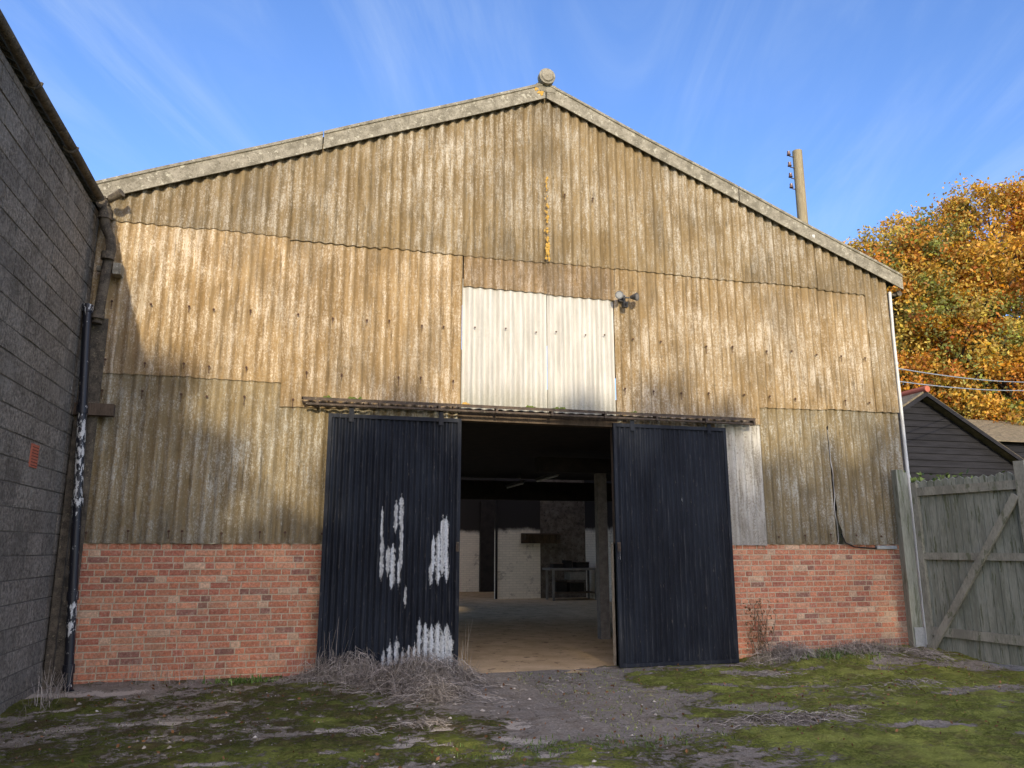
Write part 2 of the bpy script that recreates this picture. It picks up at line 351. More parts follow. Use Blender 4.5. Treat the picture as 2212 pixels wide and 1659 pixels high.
sheet(3.2,4.21,3.37,5.2,-.056,M_white,(.97,.97,.97,1),'translucent_sheet',[(3.35,4.51),(3.8,4.52),(4.12,4.53)],label='off white corrugated translucent sheet',shadow_streak=False)
for i,(x0,x1) in enumerate([(-2.62,-1.4),(-1.4,-.34),(-.34,.85),(.85,1.93)]):
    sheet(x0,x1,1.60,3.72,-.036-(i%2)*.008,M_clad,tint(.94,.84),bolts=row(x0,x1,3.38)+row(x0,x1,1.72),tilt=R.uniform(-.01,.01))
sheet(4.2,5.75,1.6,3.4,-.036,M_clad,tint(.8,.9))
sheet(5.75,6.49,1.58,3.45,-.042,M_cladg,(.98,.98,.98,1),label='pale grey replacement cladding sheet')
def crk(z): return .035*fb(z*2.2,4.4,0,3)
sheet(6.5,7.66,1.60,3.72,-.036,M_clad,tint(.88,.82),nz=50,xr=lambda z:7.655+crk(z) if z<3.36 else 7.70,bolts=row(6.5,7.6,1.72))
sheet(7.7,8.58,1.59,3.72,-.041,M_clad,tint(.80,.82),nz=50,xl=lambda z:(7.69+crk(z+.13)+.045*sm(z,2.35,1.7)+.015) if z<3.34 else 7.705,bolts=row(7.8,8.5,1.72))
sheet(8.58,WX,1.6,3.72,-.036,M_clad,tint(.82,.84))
b=MB();vs=[]
for i in range(26):
    z=3.30-i*.068; x=7.66+crk(z); q=.002+.020*max(0,fb(z*3,1,1,3)+.25); vs+=[(x-q,-.068,z),(x+.003,-.070,z)]
b.add(vs,[(2*i,2*i+1,2*i+3,2*i+2) for i in range(25)]); b.obj('broken_edge',[M_pale],barn,(7.66,-.07,2.4))
def blob(cx,cz,rx,rz,y,mat=None,name='lichen_patch',b=None):
    own=b is None; b=b or MB();n=16;vs=[(cx,y-.004,cz)]; ph=R.uniform(0,50)
    for k in range(n):
        t=2*math.pi*k/n;r=.8+.6*fb(math.cos(t)*1.5+ph,math.sin(t)*1.5,0,3); vs.append((cx+rx*r*math.cos(t),y,cz+rz*r*math.sin(t)))
    b.add(vs,[(0,1+(k+1)%n,1+k) for k in range(n)])
    if own: b.obj(name,[mat or M_lich],barn,(cx,y,cz))
b=MB()
for k in range(90):
    z=5.58+R.random()**1.5*1.3; s=R.uniform(.004,.017)*(1.5 if z<5.85 else 1)
    blob(3.19+R.gauss(0,.013),z,s,s*R.uniform(.8,2.2),-.1135-.0002*k,b=b)
for z,s in((5.68,.034),(5.76,.042),(6.0,.02),(6.22,.026),(6.4,.02)): blob(3.195,z,s,s*1.5,-.113,b=b)
o=b.obj('lichen_streak',[M_lich],barn,(3.19,-.11,5.6)); o['kind']='stuff'
def masonry(x0,x1,z0,z1,bl,hd,ch,mo,fn,T=None,depth=.1,jit=.002,bond=True,prot=.006):
    b=MB(); z=z0;c=0
    b.box(x0,x1,0,depth,z0,z1,1,T=T)
    while z<z1-.02:
        x=x0-R.uniform(0,bl); k=c%2
        while x<x1:
            L=(bl if (k%2==0 or not bond) else hd)+R.uniform(-.006,.006)
            a=max(x,x0);e=min(x+L,x1);zt=min(z+ch-mo,z1)
            if e-a>.03:
                p=prot+R.uniform(-jit,jit); i=.003
                j=lambda:R.uniform(-.003,.003)
                vs=[(a,0,z),(e,0,z),(e,0,zt),(a,0,zt),(a+i+j(),-p,z+i+j()),(e-i+j(),-p,z+i+j()),(e-i+j(),-p,zt-i+j()),(a+i+j(),-p,zt-i+j())]
                if T: vs=[T@Vector(v) for v in vs]
                b.add(vs,[(4,5,6,7),(0,1,5,4),(1,2,6,5),(2,3,7,6),(3,0,4,7)],0,False,fn())
            x+=L+mo;k+=1
        z+=ch;c+=1
    return b
def brc():
    t=R.random(); base=(.49,.19,.105) if t<.48 else (.55,.26,.15) if t<.74 else (.40,.145,.09) if t<.90 else (.57,.37,.24) if t<.95 else (.27,.125,.09)
    k=R.uniform(.84,1.14); return (base[0]*k,base[1]*k,base[2]*k,1)
b1=masonry(-2.62,1.93,-.12,1.60,.215,.1025,.075,.013,brc,depth=.22); o=b1.obj('brick_wall',[M_brick,M_mort],barn,(-.3,0,0),vc=True)
b1=masonry(4.18,WX,-.12,1.60,.215,.1025,.075,.013,brc,depth=.22); o=b1.obj('brick_wall',[M_brick,M_mort],barn,(6.6,0,0),vc=True)
b=MB(); b.box(1.7,4.4,-.03,.12,3.21,3.42); b.box(1.80,1.93,.0,.12,0,3.21); b.box(4.18,4.3,.0,.12,0,3.21)
b.obj('door_frame',[M_tim],barn,(3,0,3.2))
b=MB(); b.box(-.08,6.30,-.26,-.10,3.380,3.388); b.box(-.06,6.28,-.258,-.250,3.350,3.379)
b.cyl((-.02,-.225,3.305),(6.26,-.225,3.305),.018,n=8)
for x in np.arange(.1,6.3,.77): b.box(x,x+.03,-.262,-.15,3.29,3.379)
b.obj('door_rail',[M_rust],barn,(3,-.2,3.35))
M_mossg=simple('moss_green',(.06,.09,.015),(.14,.18,.03),30,.95,.8)
for (x,w) in [(.55,.1),(2.02,.06),(3.32,.09),(2.9,.05),(.25,.05),(4.4,.04)]:
    b=MB()
    for k in range(6):
        c=x+R.uniform(-w,w); b.cyl((c,-.2,3.387),(c+R.uniform(-.01,.01),-.2,3.388+R.uniform(.012,.04)),R.uniform(.03,.05),.010,n=7)
    b.obj('moss_clump',[M_lich if x==2.02 else M_mossg],barn,(x,-.2,3.4))
def door(x0,x1,z0,z1,strips,label):
    y0=-.165; stepx=.076/10; n=int((x1-x0-.06)/stepx); nz=150
    xa=x0+.03; vs=[];pe=[]
    for j in range(nz+1):
        z=z0+.03+(z1-z0-.06)*j/nz
        for i in range(n+1):
            x=xa+(x1-x0-.06)*i/n
            vs.append((x,y0-.013*math.sin(2*math.pi*x/.076)+.006*math.sin(x*3+z),z))
            p=0
            for (sx,za,zb,w) in strips:
                dx=abs(x-sx)/w
                if dx<1.8 and za-.15<z<zb+.15:
                    dz=max(za-z,z-zb,0)/.07
                    p=max(p,1.3-dx*.65-dz*.6)
            pe.append(p)
    w=n+1
    me=bpy.data.meshes.new('door_panel'); me.from_pydata(vs,[],[(j*w+i,j*w+i+1,(j+1)*w+i+1,(j+1)*w+i) for j in range(nz) for i in range(n)])
    me.materials.append(M_door); at=me.attributes.new('peel','FLOAT','POINT'); at.data.foreach_set('value',pe)
    me.polygons.foreach_set('use_smooth',[True]*len(me.polygons))
    e=bpy.data.objects.new('sliding_door',None); COL.objects.link(e); e.parent=barn; e.location=Vector((x0,-.17,z0))-wloc(barn); e['label']=label
    link('door_panel',me,e,(x0,-.17,z0))
    f=MB(); f.box(x0,x0+.045,-.192,-.145,z0,z1);f.box(x1-.045,x1,-.192,-.145,z0,z1);f.box(x0+.045,x1-.045,-.191,-.146,z1-.05,z1);f.box(x0+.045,x1-.045,-.191,-.146,z0,z0+.05)
    for x in(x0+.25,x1-.3): f.box(x,x+.06,-.20,-.193,z1-.1,z1+.09)
    o=f.obj('door_frame',[M_door],e,(x0,-.17,z0))
    h=MB(); hx=x1-.03 if x0<2 else x0+.03
    h.box(hx-.02,hx+.02,-.21,-.193,1.50,1.62); h.cyl((hx,-.235,1.53),(hx,-.235,1.6),.008); h.box(hx-.006,hx+.006,-.235,-.21,1.53,1.54);h.box(hx-.006,hx+.006,-.235,-.21,1.59,1.60)
    h.obj('door_handle',[M_rust],e,(hx,-.2,1.5))
st=[(.975,1.72,1.98,.014),(.985,1.22,1.62,.018),(1.06,1.28,1.50,.02),(1.12,1.12,1.52,.026),(1.145,1.80,2.05,.018),(1.21,1.86,2.12,.022),(1.22,1.35,1.80,.018),(1.20,1.15,1.35,.018),(1.29,.93,1.02,.018),
    (1.60,1.14,1.30,.020),(1.625,1.32,1.62,.022),(1.69,1.18,1.66,.026),(1.745,1.28,1.86,.026),(1.79,1.45,1.86,.026),(1.80,1.20,1.40,.022),
    (1.05,.10,.26,.022),(1.12,.10,.34,.028),(1.20,.12,.40,.024),(1.28,.08,.26,.022),(1.35,.10,.30,.02),(1.42,.10,.32,.024),(1.47,.28,.60,.024),(1.55,.18,.56,.033),(1.62,.14,.54,.035),(1.70,.20,.56,.035),(1.76,.12,.46,.035),(1.82,.10,.54,.032),(1.87,.10,.42,.026)]
door(.26,1.96,.05,3.205,st,'black sliding door with large peeled pale patches')
door(4.10,5.84,.02,3.24,[(4.16,1.42,1.55,.006),(5.1,2.2,2.26,.003)],'black sliding door with faint scratches')
def barge(xa,xb):
    b=MB(); n=8
    def P(x,y,dz): return (x,y,rb(x)+dz+.006*math.sin(x*2.3))
    for (ya,yb,da,db) in [(-.165,-.145,.01,.255),(-.165,.16,.257,.275)]:
        vs=[]
        for i in range(n+1):
            x=xa+(xb-xa)*i/n
            vs+=[P(x,ya,da),P(x,yb,da),P(x,yb,db),P(x,ya,db)]
        fs=[(4*i+k,4*i+(k+1)%4,4*i+4+(k+1)%4,4*i+4+k) for i in range(n) for k in range(4)]+[(0,1,2,3),(4*n+3,4*n+2,4*n+1,4*n)]
        b.add(vs,fs)
    b.tube([P(xa+(xb-xa)*i/n,-.168,.235) for i in range(n+1)],.016,6)
    b.obj('bargeboard',[M_barge],barn,((xa+xb)/2,-.15,rb((xa+xb)/2)))
barge(-3.05,.0);barge(.015,RX-.01);barge(RX+.01,6.32);barge(6.335,9.24)
b=MB(); b.cyl((RX,-.24,8.42),(RX,-.14,8.42),.125,.125,20); b.cyl((RX,-.26,8.42),(RX,-.24,8.42),.085,.10,20); b.cyl((RX,-.14,8.38),(RX,18,8.38),.10,.10,14)
for s in(-1,1): b.box(RX+(.0 if s>0 else -.15),RX+(.15 if s>0 else 0),-.172,-.10,8.20,8.32)
b.obj('ridge_cap',[M_barge],barn,(RX,-.2,8.4))
blob(3.10,rb(3.1)+.12,.06,.05,-.170);blob(3.04,rb(3.04)+.19,.06,.04,-.170)
blob(7.62,rb(7.62)+.1,.035,.035,-.170,M_pvc,'pale_lichen_spot')
b=MB()
for s in(-1,1):
    yv=np.arange(-.12,18.2,PIT/4); vs=[]
    L=6.28 if s<0 else 6.10
    for y in yv:
        for k in range(2):
            x=RX+s*(.0+L*k); vs.append((x,y,rb(x)+.19+.02*math.sin(2*math.pi*y/PIT)))
    b.add(vs,[(2*i,2*i+1,2*i+3,2*i+2) for i in range(len(yv)-1) if not 9.6<yv[i]<13.3],0,True)  # unseen band of roof left open, added to let daylight in
b.obj('roof',[M_roofi],barn,(RX,9,7))
def wallx(x0,x1,opens):
    b=MB(); yc=.23; zt=5.86
    for (ya,yb,za,zb) in opens:
        b.box(x0,x1,yc,ya,0,zt); b.box(x0,x1,ya,yb,0,za); b.box(x0,x1,ya,yb,zb,zt); yc=yb
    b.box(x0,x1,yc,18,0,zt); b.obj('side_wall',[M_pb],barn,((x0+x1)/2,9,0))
wallx(8.88,WX-.002,[(4.0,6.6,1.0,2.7)])  # unseen openings in both side walls, added to light the interior
wallx(-2.75,-2.64,[(4,8,.6,3.0),(9,12.6,.4,3.1),(14.0,17.4,.3,3.0)])
IR=8.88
b=MB(); vs=[(-2.64,0,0),(IR,0,0),(IR,0,5.9),(RX,0,8.28),(-2.64,0,5.9)]
b.add([(x,17.9,z) for x,y,z in vs]+[(x,18.05,z) for x,y,z in vs],[(0,1,2,3,4),(9,8,7,6,5)]+[(i,(i+1)%5,5+(i+1)%5,5+i) for i in range(5)])
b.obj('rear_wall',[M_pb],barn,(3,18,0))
b=MB(); b.box(5.9,7.35,13.8,14.0,0,4.4); b.box(5.88,5.95,13.77,13.8,0,4.4,1); b.obj('partition_wall',[M_pb,M_dark],barn,(6.6,13.9,0))  # dark end strip stands in for the unlit opening beside it
b=MB(); b.box(7.352,IR,13.83,14.0,0,4.4); b.obj('shade_toned_wall',[M_dimw],barn,(8,13.9,0))  # right part of the partition, its dimness put into the colour
b=MB(); b.box(6.30,7.5,17.7,17.9,0,3.2); b.obj('dark_doorway',[M_dark],barn,(7,17.8,0))  # dark slab standing in for an unlit doorway
b=MB(); b.box(-2.64,IR,.02,18,-.03,.0); b.box(1.9,4.2,-.26,.02,-.05,-.004); b.obj('concrete_floor',[M_conc],barn,(3,9,0))
b=MB(); b.box(5.10,5.27,3.0,3.17,0,2.86); b.obj('concrete_column',[M_col],barn,(5.2,3.1,0))
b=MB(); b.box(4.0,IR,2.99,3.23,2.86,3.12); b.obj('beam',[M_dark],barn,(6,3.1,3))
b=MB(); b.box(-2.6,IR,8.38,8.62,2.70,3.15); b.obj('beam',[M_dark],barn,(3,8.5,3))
b=MB(); b.box(-2.6,IR-.01,.26,8.7,3.24,3.28); b.obj('added_loft',[M_dark],barn,(3,4,3.2))  # loft deck added to keep the upper interior dark
b=MB(); b.tube([(7.72,-.08,1.75),(7.78,-.08,1.62),(7.95,-.05,1.56),(8.3,-.03,1.54),(8.65,-.03,1.57)],.010,6); b.box(8.35,8.70,-.05,-.012,1.53,1.58,1)
b.obj('cable',[M_blackp,M_galv],barn,(8,0,1.6))
px0=WX+.045
b=MB(); b.tube([(px0+.01,-.06,5.62),(px0,-.05,4.9),(px0,-.05,0)],.026,10)
for z in(2.6,4.4): b.cyl((px0,-.05,z),(px0,-.05,z+.05),.033,n=10)
b.obj('white_downpipe',[M_pvc],barn,(9.05,0,3))
b=MB(); b.cyl((9.25,-.06,5.62),(9.25,18,5.62),.05,n=8); b.cyl((9.25,.0,5.6),(px0,.0,5.6),.026); b.obj('gutter',[M_cast],barn,(9.25,8,5.6))
def strip(x,y):
    e=empty('strip_light',(x,y,2.98),'unlit fluorescent strip light hanging under the added loft','light','strip lights')
    b=MB(); b.box(x-.04,x+.04,y,y+1.5,2.98,3.03); b.cyl((x,y+.3,3.03),(x,y+.3,3.24),.01); b.obj('light_body',[M_lamp],e,(x,y,3)); b=MB(); b.cyl((x,y+.05,2.958),(x,y+1.45,2.958),.018); b.obj('light_tube',[M_tube],e,(x,y,2.95))
strip(4.9,4.6);strip(4.75,6.6)
wb=empty('workbench',(8.0,12.9,0),'dark cluttered workbench against shade-toned wall','workbench')
b=MB(); b.box(7.25,8.8,12.5,13.3,.88,.94); b.obj('bench_top',[M_bench],wb,(8,12.9,.9))
for (x,y) in[(7.35,12.55),(8.7,12.55),(7.35,13.2),(8.7,13.2)]:
    b=MB(); b.box(x,x+.06,y,y+.06,0,.88); b.obj('leg',[M_bench],wb,(x,y,0))
b=MB(); b.box(7.9,8.4,12.52,13.1,.60,.84); b.box(8.1,8.2,12.49,12.52,.7,.72); b.obj('drawer',[M_bench],wb,(8.3,12.8,.6))
b=MB(); b.box(7.42,8.7,12.6,13.25,.2,.24); b.obj('lower_shelf',[M_tim],wb,(8,12.9,.2))
for (x,w,h,z) in((7.6,.3,.12,.943),(7.95,.2,.22,.943),(8.4,.4,.16,.943),(7.7,.35,.3,.243),(8.2,.45,.25,.243)):
    e=empty('storage_crate',(x,13,z),'dark storage crate kept on workbench','crate','crates on workbench')
    b=MB(); b.box(x-w/2,x+w/2,12.8,13.15,z,z+h); b.box(x-w/2-.01,x+w/2+.01,12.79,13.16,z+h*.7,z+h*.7+.02); b.obj('crate_body',[M_dark],e,(x,13,z))
    b=MB(); b.box(x-w/2-.015,x+w/2+.015,12.785,13.165,z+.002+h,z+.017+h); b.obj('crate_lid',[M_tim],e,(x,13,z))
sb=empty('wall_shelf',(7.2,13.7,1.9),'dark timber shelf fixed to whitewashed brick','shelf')
b=MB(); b.box(6.7,8.0,13.5,13.76,1.95,1.99); b.box(6.7,8.0,13.74,13.76,1.68,1.95); b.obj('shelf_board',[M_tim],sb,(7.2,13.7,1.9))
for x in(6.8,7.85): 
    b=MB();b.box(x,x+.04,13.55,13.74,1.8,1.95); b.obj('shelf_bracket',[M_rust],sb,(x,13.7,1.8))
# ---------------------------------------------------------------- security light
fl=empty('floodlight',(4.32,-.11,5.08),'twin headed security floodlight on corrugated cladding','outdoor light')
b=MB(); b.box(4.27,4.37,-.13,-.08,5.04,5.14); b.cyl((4.32,-.13,5.1),(4.32,-.2,5.08),.018); b.cyl((4.26,-.19,5.08),(4.40,-.19,5.08),.012); b.obj('bracket',[M_lamp],fl,(4.33,-.12,5.08))
for (x,dx) in((4.25,-.45),(4.42,.8)):
    b=MB(); d=Vector((dx,-1,-.15)).normalized(); p=Vector((x,-.19,5.09)); b.cyl(p,p+d*.04,.02,.036,14,0);b.cyl(p+d*.04,p+d*.10,.036,.058,14,0);b.cyl(p+d*.10,p+d*.11,.061,.061,14,0);b.cyl(p+d*.11,p+d*.113,.045,.045,14,1)
    b.obj('lamp_head',[M_lamp,M_glass],fl,p)
b=MB(); b.box(4.30,4.37,-.22,-.15,4.93,5.01,0); b.cyl((4.335,-.22,4.97),(4.335,-.24,4.965),.026,.018,10); b.cyl((4.335,-.18,5.0),(4.335,-.18,5.07),.01); b.obj('motion_sensor',[M_blackp],fl,(4.34,-.2,4.95))
# ---------------------------------------------------------------- block building
bb=empty('block_building',(-2.74,-5,0),'shaded grey blockwork building with gutter and drainpipe','building')
T=Matrix.Translation((-2.63,-9,0))@Matrix.Rotation(math.radians(90),4,'Z')
def blc():
    k=R.uniform(.78,1.16); return (.27*k,.245*k,.205*k,1)
b=masonry(0,8.97,-.1,5.6,.44,.215,.225,.012,blc,T=T,depth=.2,bond=False,prot=.008,jit=.004); b.obj('block_wall',[M_block,M_mortg],bb,(-2.73,-5,0),vc=True)
b=MB(); b.box(-8.5,-2.64-.2,-9,-8.8,-.1,5.5); b.box(-8.5,-8.3,-8.8,0,-.1,5.5); b.obj('end_wall',[M_mortg],bb,(-6,-9,0))
b=MB()
yv=np.arange(-9.1,-.05,PIT/6); vs=[]
for y in yv:
    for (x,z) in((-2.60,5.70),(-5.6,7.1),(-8.7,5.70)): vs.append((x,y,z+.018*math.sin(2*math.pi*y/PIT)))
b.add(vs,[(3*i+k,3*i+k+1,3*i+k+4,3*i+k+3) for i in range(len(yv)-1) for k in range(2)],0,True)
b.obj('roof',[M_cast],bb,(-5,-5,6))
b=MB(); n=10
yv=np.arange(-9.1,-.1,.3); vs=[]
for y in yv:
    for k in range(n+1):
        t=math.pi*k/n; vs.append((-2.565-.055*math.cos(t),y,5.70-.055*math.sin(t)+.006*math.sin(y*3)))
b.add(vs,[(i*(n+1)+k,i*(n+1)+k+1,(i+1)*(n+1)+k+1,(i+1)*(n+1)+k) for i in range(len(yv)-1) for k in range(n)],0,True)
for y in np.arange(-8.8,-.2,1.2):
    b.tube([(-2.565-.063*math.cos(math.pi*k/8),y,5.70-.063*math.sin(math.pi*k/8)) for k in range(9)],.016,6)
b.cyl((-2.545,-.32,5.65),(-2.545,-.16,5.65),.07,.07,12)
b.obj('gutter',[M_cast],bb,(-2.53,-5,5.65))
b=MB(); b.tube([(-2.50,-.30,5.60),(-2.50,-.30,5.48),(-2.49,-.27,5.36),(-2.43,-.24,5.24),(-2.41,-.22,5.1),(-2.43,-.22,4.95),(-2.47,-.24,4.15)],.058,12)
for z,x in((5.45,-2.50),(4.95,-2.43),(4.2,-2.465)): b.cyl((x,-.26 if z<5.3 else -.30,z),(x,-.26 if z<5.3 else -.30,z+.09),.074,n=12)
b.cyl((-2.46,-.33,5.70),(-2.32,-.40,5.77),.045,.052,10)
b.obj('upper_drainpipe',[M_cast],bb,(-2.45,-.25,4.8))
b=MB(); P0=Vector((-2.32,-.32,.10));P1=Vector((-2.565,-.32,4.32)); b.cyl(P0,P1,.048,n=14)
for t in(.03,.21,.45,.70,.985): q=P0.lerp(P1,t); b.cyl(q,q+(P1-P0)*.022,.060,n=14)
b.tube([P0,(-2.31,-.34,.06),(-2.27,-.40,.03)],.05,10)
b.obj('drainpipe',[M_pipe],bb,(-2.4,-.3,.1),label='black drainpipe with flaking paint')
b=MB(); b.box(-2.62,-2.20,-.20,-.10,3.06,3.20); b.obj('timber_bracket',[M_tim],bb,(-2.4,-.15,3.1))
b=MB(); b.box(-2.36,-2.27,-.26,-.10,4.78,4.92); b.box(-2.55,-2.36,-.21,-.15,4.82,4.88);b.obj('pipe_bracket',[M_barge],bb,(-2.3,-.2,4.8))
b=MB(); b.box(-2.626,-2.608,-1.45,-1.24,2.33,2.56)
for i in range(6):
    for j in range(7):
        b.box(-2.609,-2.606,-1.435+i*.032,-1.435+i*.032+.014,2.345+j*.030,2.345+j*.030+.010,1)
b.obj('air_vent',[M_terr,M_dark],bb,(-2.61,-1.35,2.34),label='dull red terracotta air brick vent')
b=MB(); b.box(-2.62,-2.38,-.13,-.095,-.05,4.25); b.box(-2.60,-2.52,-.20,-.131,-.05,3.0); b.obj('corner_board',[M_cast],bb,(-2.5,-.1,2),label='dark mossy board closing the wall corner')
# ---------------------------------------------------------------- gate
GX=8.70
gp=empty('gate_post',(GX,-.24,.1),'weathered grey green timber gate post with metal shoe','post')
T=Matrix.Translation((GX,-.24,0))@Matrix.Rotation(math.radians(-8),4,'Z')
b=MB(); b.box(-.075,.035,-.06,.06,.08,2.70,T=T); b.box(.037,.105,-.045,.05,.08,2.66,T=T); b.obj('timber_post',[M_wood],gp,(GX,-.24,.1))
b=MB(); b.box(-.05,.11,-.075,-.062,.05,.42,T=T); b.box(.107,.117,-.07,.06,.05,.42,T=T); b.obj('post_shoe',[M_galv],gp,(GX,-.24,.1))
A=Vector((GX+.15,-.34,0));B=Vector((GX+.45,-2.6,0)); d=(B-A).normalized(); nrm=Vector((-d.y,d.x,0)); 
gate=empty('wooden_gate',(A.x,-.35,.05),'weathered grey green plank gate with diagonal brace','gate')
if nrm.x>0: nrm=-nrm
T=Matrix(((d.x,nrm.x,0,A.x),(d.y,nrm.y,0,A.y),(0,0,1,0),(0,0,0,1)))
b=MB(); x=0
while x<2.2:
    w=.118; t=R.uniform(-.014,.014); y=R.uniform(-.003,.003); g_=.010
    b.box(x,x+w-g_,-.03,-.008+y,.06,2.50+t,0,T=T)
    b.add([T@Vector(v) for v in((x,-.03,2.50+t),(x+w-g_,-.03,2.50+t),(x+w/2,-.03,2.53+t),(x,-.008+y,2.50+t),(x+w-g_,-.008+y,2.50+t),(x+w/2,-.008+y,2.53+t))],[(0,1,2),(3,5,4),(0,2,5,3),(1,4,5,2)],0)
    x+=w
b.obj('plank_panel',[M_wood],gate,A)
for (za,zb) in((2.30,2.42),(1.38,1.48),(.32,.44)):
    b=MB(); b.box(0.095,1.615,-.006,.045,za,zb,T=T); b.obj('gate_rail',[M_wood2],gate,A)
b=MB(); b.box(1.62,1.76,-.005,.075,.05,2.66,T=T); b.obj('stile',[M_wood2],gate,A)
b=MB(); b.box(0,.09,-.004,.052,.05,2.5,T=T); b.obj('stile',[M_wood2],gate,A)
b=MB(); L=Vector((1.60,0,2.22))-Vector((.06,0,.10)); ang=math.atan2(L.z,L.x)
T2=T@Matrix.Translation((.06,0,.10))@Matrix.Rotation(-ang,4,'Y'); b.box(0,L.length,.054,.09,-.05,.05,T=T2); b.obj('diagonal_brace',[M_wood2],gate,A)
# ---------------------------------------------------------------- black barn + long barn
kb=empty('weatherboard_barn',(15.3,6.2,0),'black weatherboarded gabled barn with tiled roof','barn')
def kz(x): return 5.35-.585*abs(x-15.3)
b=MB(); z=0
while z<5.3:
    z1=z+.17; hw=min(4.0,(5.35-z)/.585)
    h1=min(4.0,max(.0,(5.35-z1)/.585))
    vs=[(15.3-hw,6.17,z),(15.3+hw,6.17,z),(15.3+h1,6.20,z1),(15.3-h1,6.20,z1),(15.3-hw,6.2,z),(15.3+hw,6.2,z)]
    b.add(vs,[(0,1,2,3),(0,4,5,1)]); z=z1
b.box(11.3,11.4,6.2,16,0,3.0); b.box(19.2,19.3,6.2,16,0,3.0); b.obj('weatherboard_wall',[M_black],kb,(15.3,6.2,0))
b=MB()
for s in(-1,1):
    vs=[]
    for k in range(2):
        x=15.3+s*4.3*k
        for y in(5.95,16): vs+=[(x,y,kz(x)+.06),(x,y,kz(x)+.16)]
    b.add(vs,[(0,2,6,4),(1,5,7,3),(0,4,5,1),(2,3,7,6),(4,6,7,5)])
b.cyl((15.3,5.86,5.53),(15.3,16,5.53),.085,n=10,mi=1)
b.obj('tiled_roof',[M_tile,M_terr],kb,(15.3,11,5))
for s in(-1,1):
    b=MB(); vs=[]
    for y in (5.90,5.94): vs+=[(15.3,y,5.35),(15.3,y,5.46),(15.3+s*4.3,y,kz(19.6)+.0),(15.3+s*4.3,y,kz(19.6)+.11)]
    b.add(vs,[(0,1,3,2),(4,6,7,5),(0,2,6,4),(1,5,7,3)]); b.obj('bargeboard',[M_black],kb,(15.3,6,5))
lb=empty('long_barn',(24,12,0),'long black boarded barn with brown tiled roof','barn')
b=MB(); z=0
while z<5.0: b.add([(17.2,10.4,z),(38,10.4,z),(38,10.43,z+.18),(17.2,10.43,z+.18),(17.2,10.43,z),(38,10.43,z)],[(0,1,2,3),(0,4,5,1)]); z+=.18
b.add([(17.2,10.43,0),(17.2,15.5,0),(17.2,15.5,5.0),(17.2,13,6.2),(17.2,10.43,5.0)],[(0,1,2,3,4)])
b.obj('weatherboard_wall',[M_black],lb,(24,10.4,0))
b=MB(); 
for i in range(16):
    y0=10.1+i*.18; z0=5.0+i*.078
    b.add([(17,y0,z0),(38.2,y0,z0),(38.2,y0+.2,z0+.075),(17,y0+.2,z0+.075),(17,y0,z0-.03),(38.2,y0,z0-.03)],[(0,1,2,3),(0,4,5,1)])
b.add([(17,12.98,6.25),(38.2,12.98,6.25),(38.2,15.9,4.9),(17,15.9,4.9)],[(0,1,2,3)])
b.obj('tiled_roof',[M_tile],lb,(24,13,5))
# ---------------------------------------------------------------- poles and wires
def pole(x,y,h,lab):
    e=empty('utility_pole',(x,y,0),lab,'utility pole','utility poles')
    b=MB(); b.tube([(x,y,-.1),(x+.01,y,h*.5),(x+.02,y,h)],.1,12,rr=[.14,.118,.104]); b.obj('pole_shaft',[M_pole],e,(x,y,0))
    for k,z in enumerate((h-.16,h-.42,h-.68,h-.93)):
        b=MB(); b.tube([(x-.08,y,z),(x-.20,y-.02,z),(x-.215,y-.02,z+.03),(x-.215,y-.02,z+.1)],.012,6); b.cyl((x-.215,y-.02,z+.02),(x-.215,y-.02,z+.07),.045,.034,8,1); b.cyl((x-.215,y-.02,z+.07),(x-.215,y-.02,z+.11),.03,.034,8,1)
        b.obj('insulator',[M_rust,M_por],e,(x-.2,y,z))
pole(10.12,3.39,10.12,'wooden utility pole with four insulators beside barn')
pole(30,12.7,8.6,'wooden utility pole carrying overhead cables')
for k,dz in enumerate((0,-.22)):
    b=MB(); p=[]
    for i in range(17):
        t=i/16; p.append((9.06+(30-9.06)*t,.1+12.6*t,4.40+dz+(8.3-4.4)*t-1.0*t*(1-t)*1.2))
    b.tube(p,.011,5); o=b.obj('overhead_cable',[M_galv],None,(9.06,.1,4.4)); tag(o,'thin overhead cable running from barn wall to pole','cable',None,'overhead cables')
# ---------------------------------------------------------------- foliage
def leafmesh(name,cent,size,cols,rng):
    n=len(cent); d1=rng.normal(size=(n,3)); d1/=np.linalg.norm(d1,axis=1)[:,None]
    d2=rng.normal(size=(n,3)); d2-=d1*(d1*d2).sum(1)[:,None]; d2/=np.linalg.norm(d2,axis=1)[:,None]
    s=(size*rng.uniform(.6,1.3,n))[:,None]
    v=np.stack([cent-d1*s,cent+d2*s*.6,cent+d1*s,cent-d2*s*.6],1).reshape(-1,3).astype(np.float32)
    me=bpy.data.meshes.new(name); me.vertices.add(4*n); me.vertices.foreach_set('co',v.ravel())
    me.loops.add(4*n); me.loops.foreach_set('vertex_index',np.arange(4*n,dtype=np.int32)); me.polygons.add(n)
    me.polygons.foreach_set('loop_start',np.arange(0,4*n,4,dtype=np.int32)); me.polygons.foreach_set('loop_total',np.full(n,4,dtype=np.int32)); me.update(calc_edges=True)
    a=me.color_attributes.new('Col','FLOAT_COLOR','POINT'); a.data.foreach_set('color',np.repeat(np.c_[cols,np.ones(n)],4,0).astype(np.float32).ravel())
    me.materials.append(M_leaf); return me
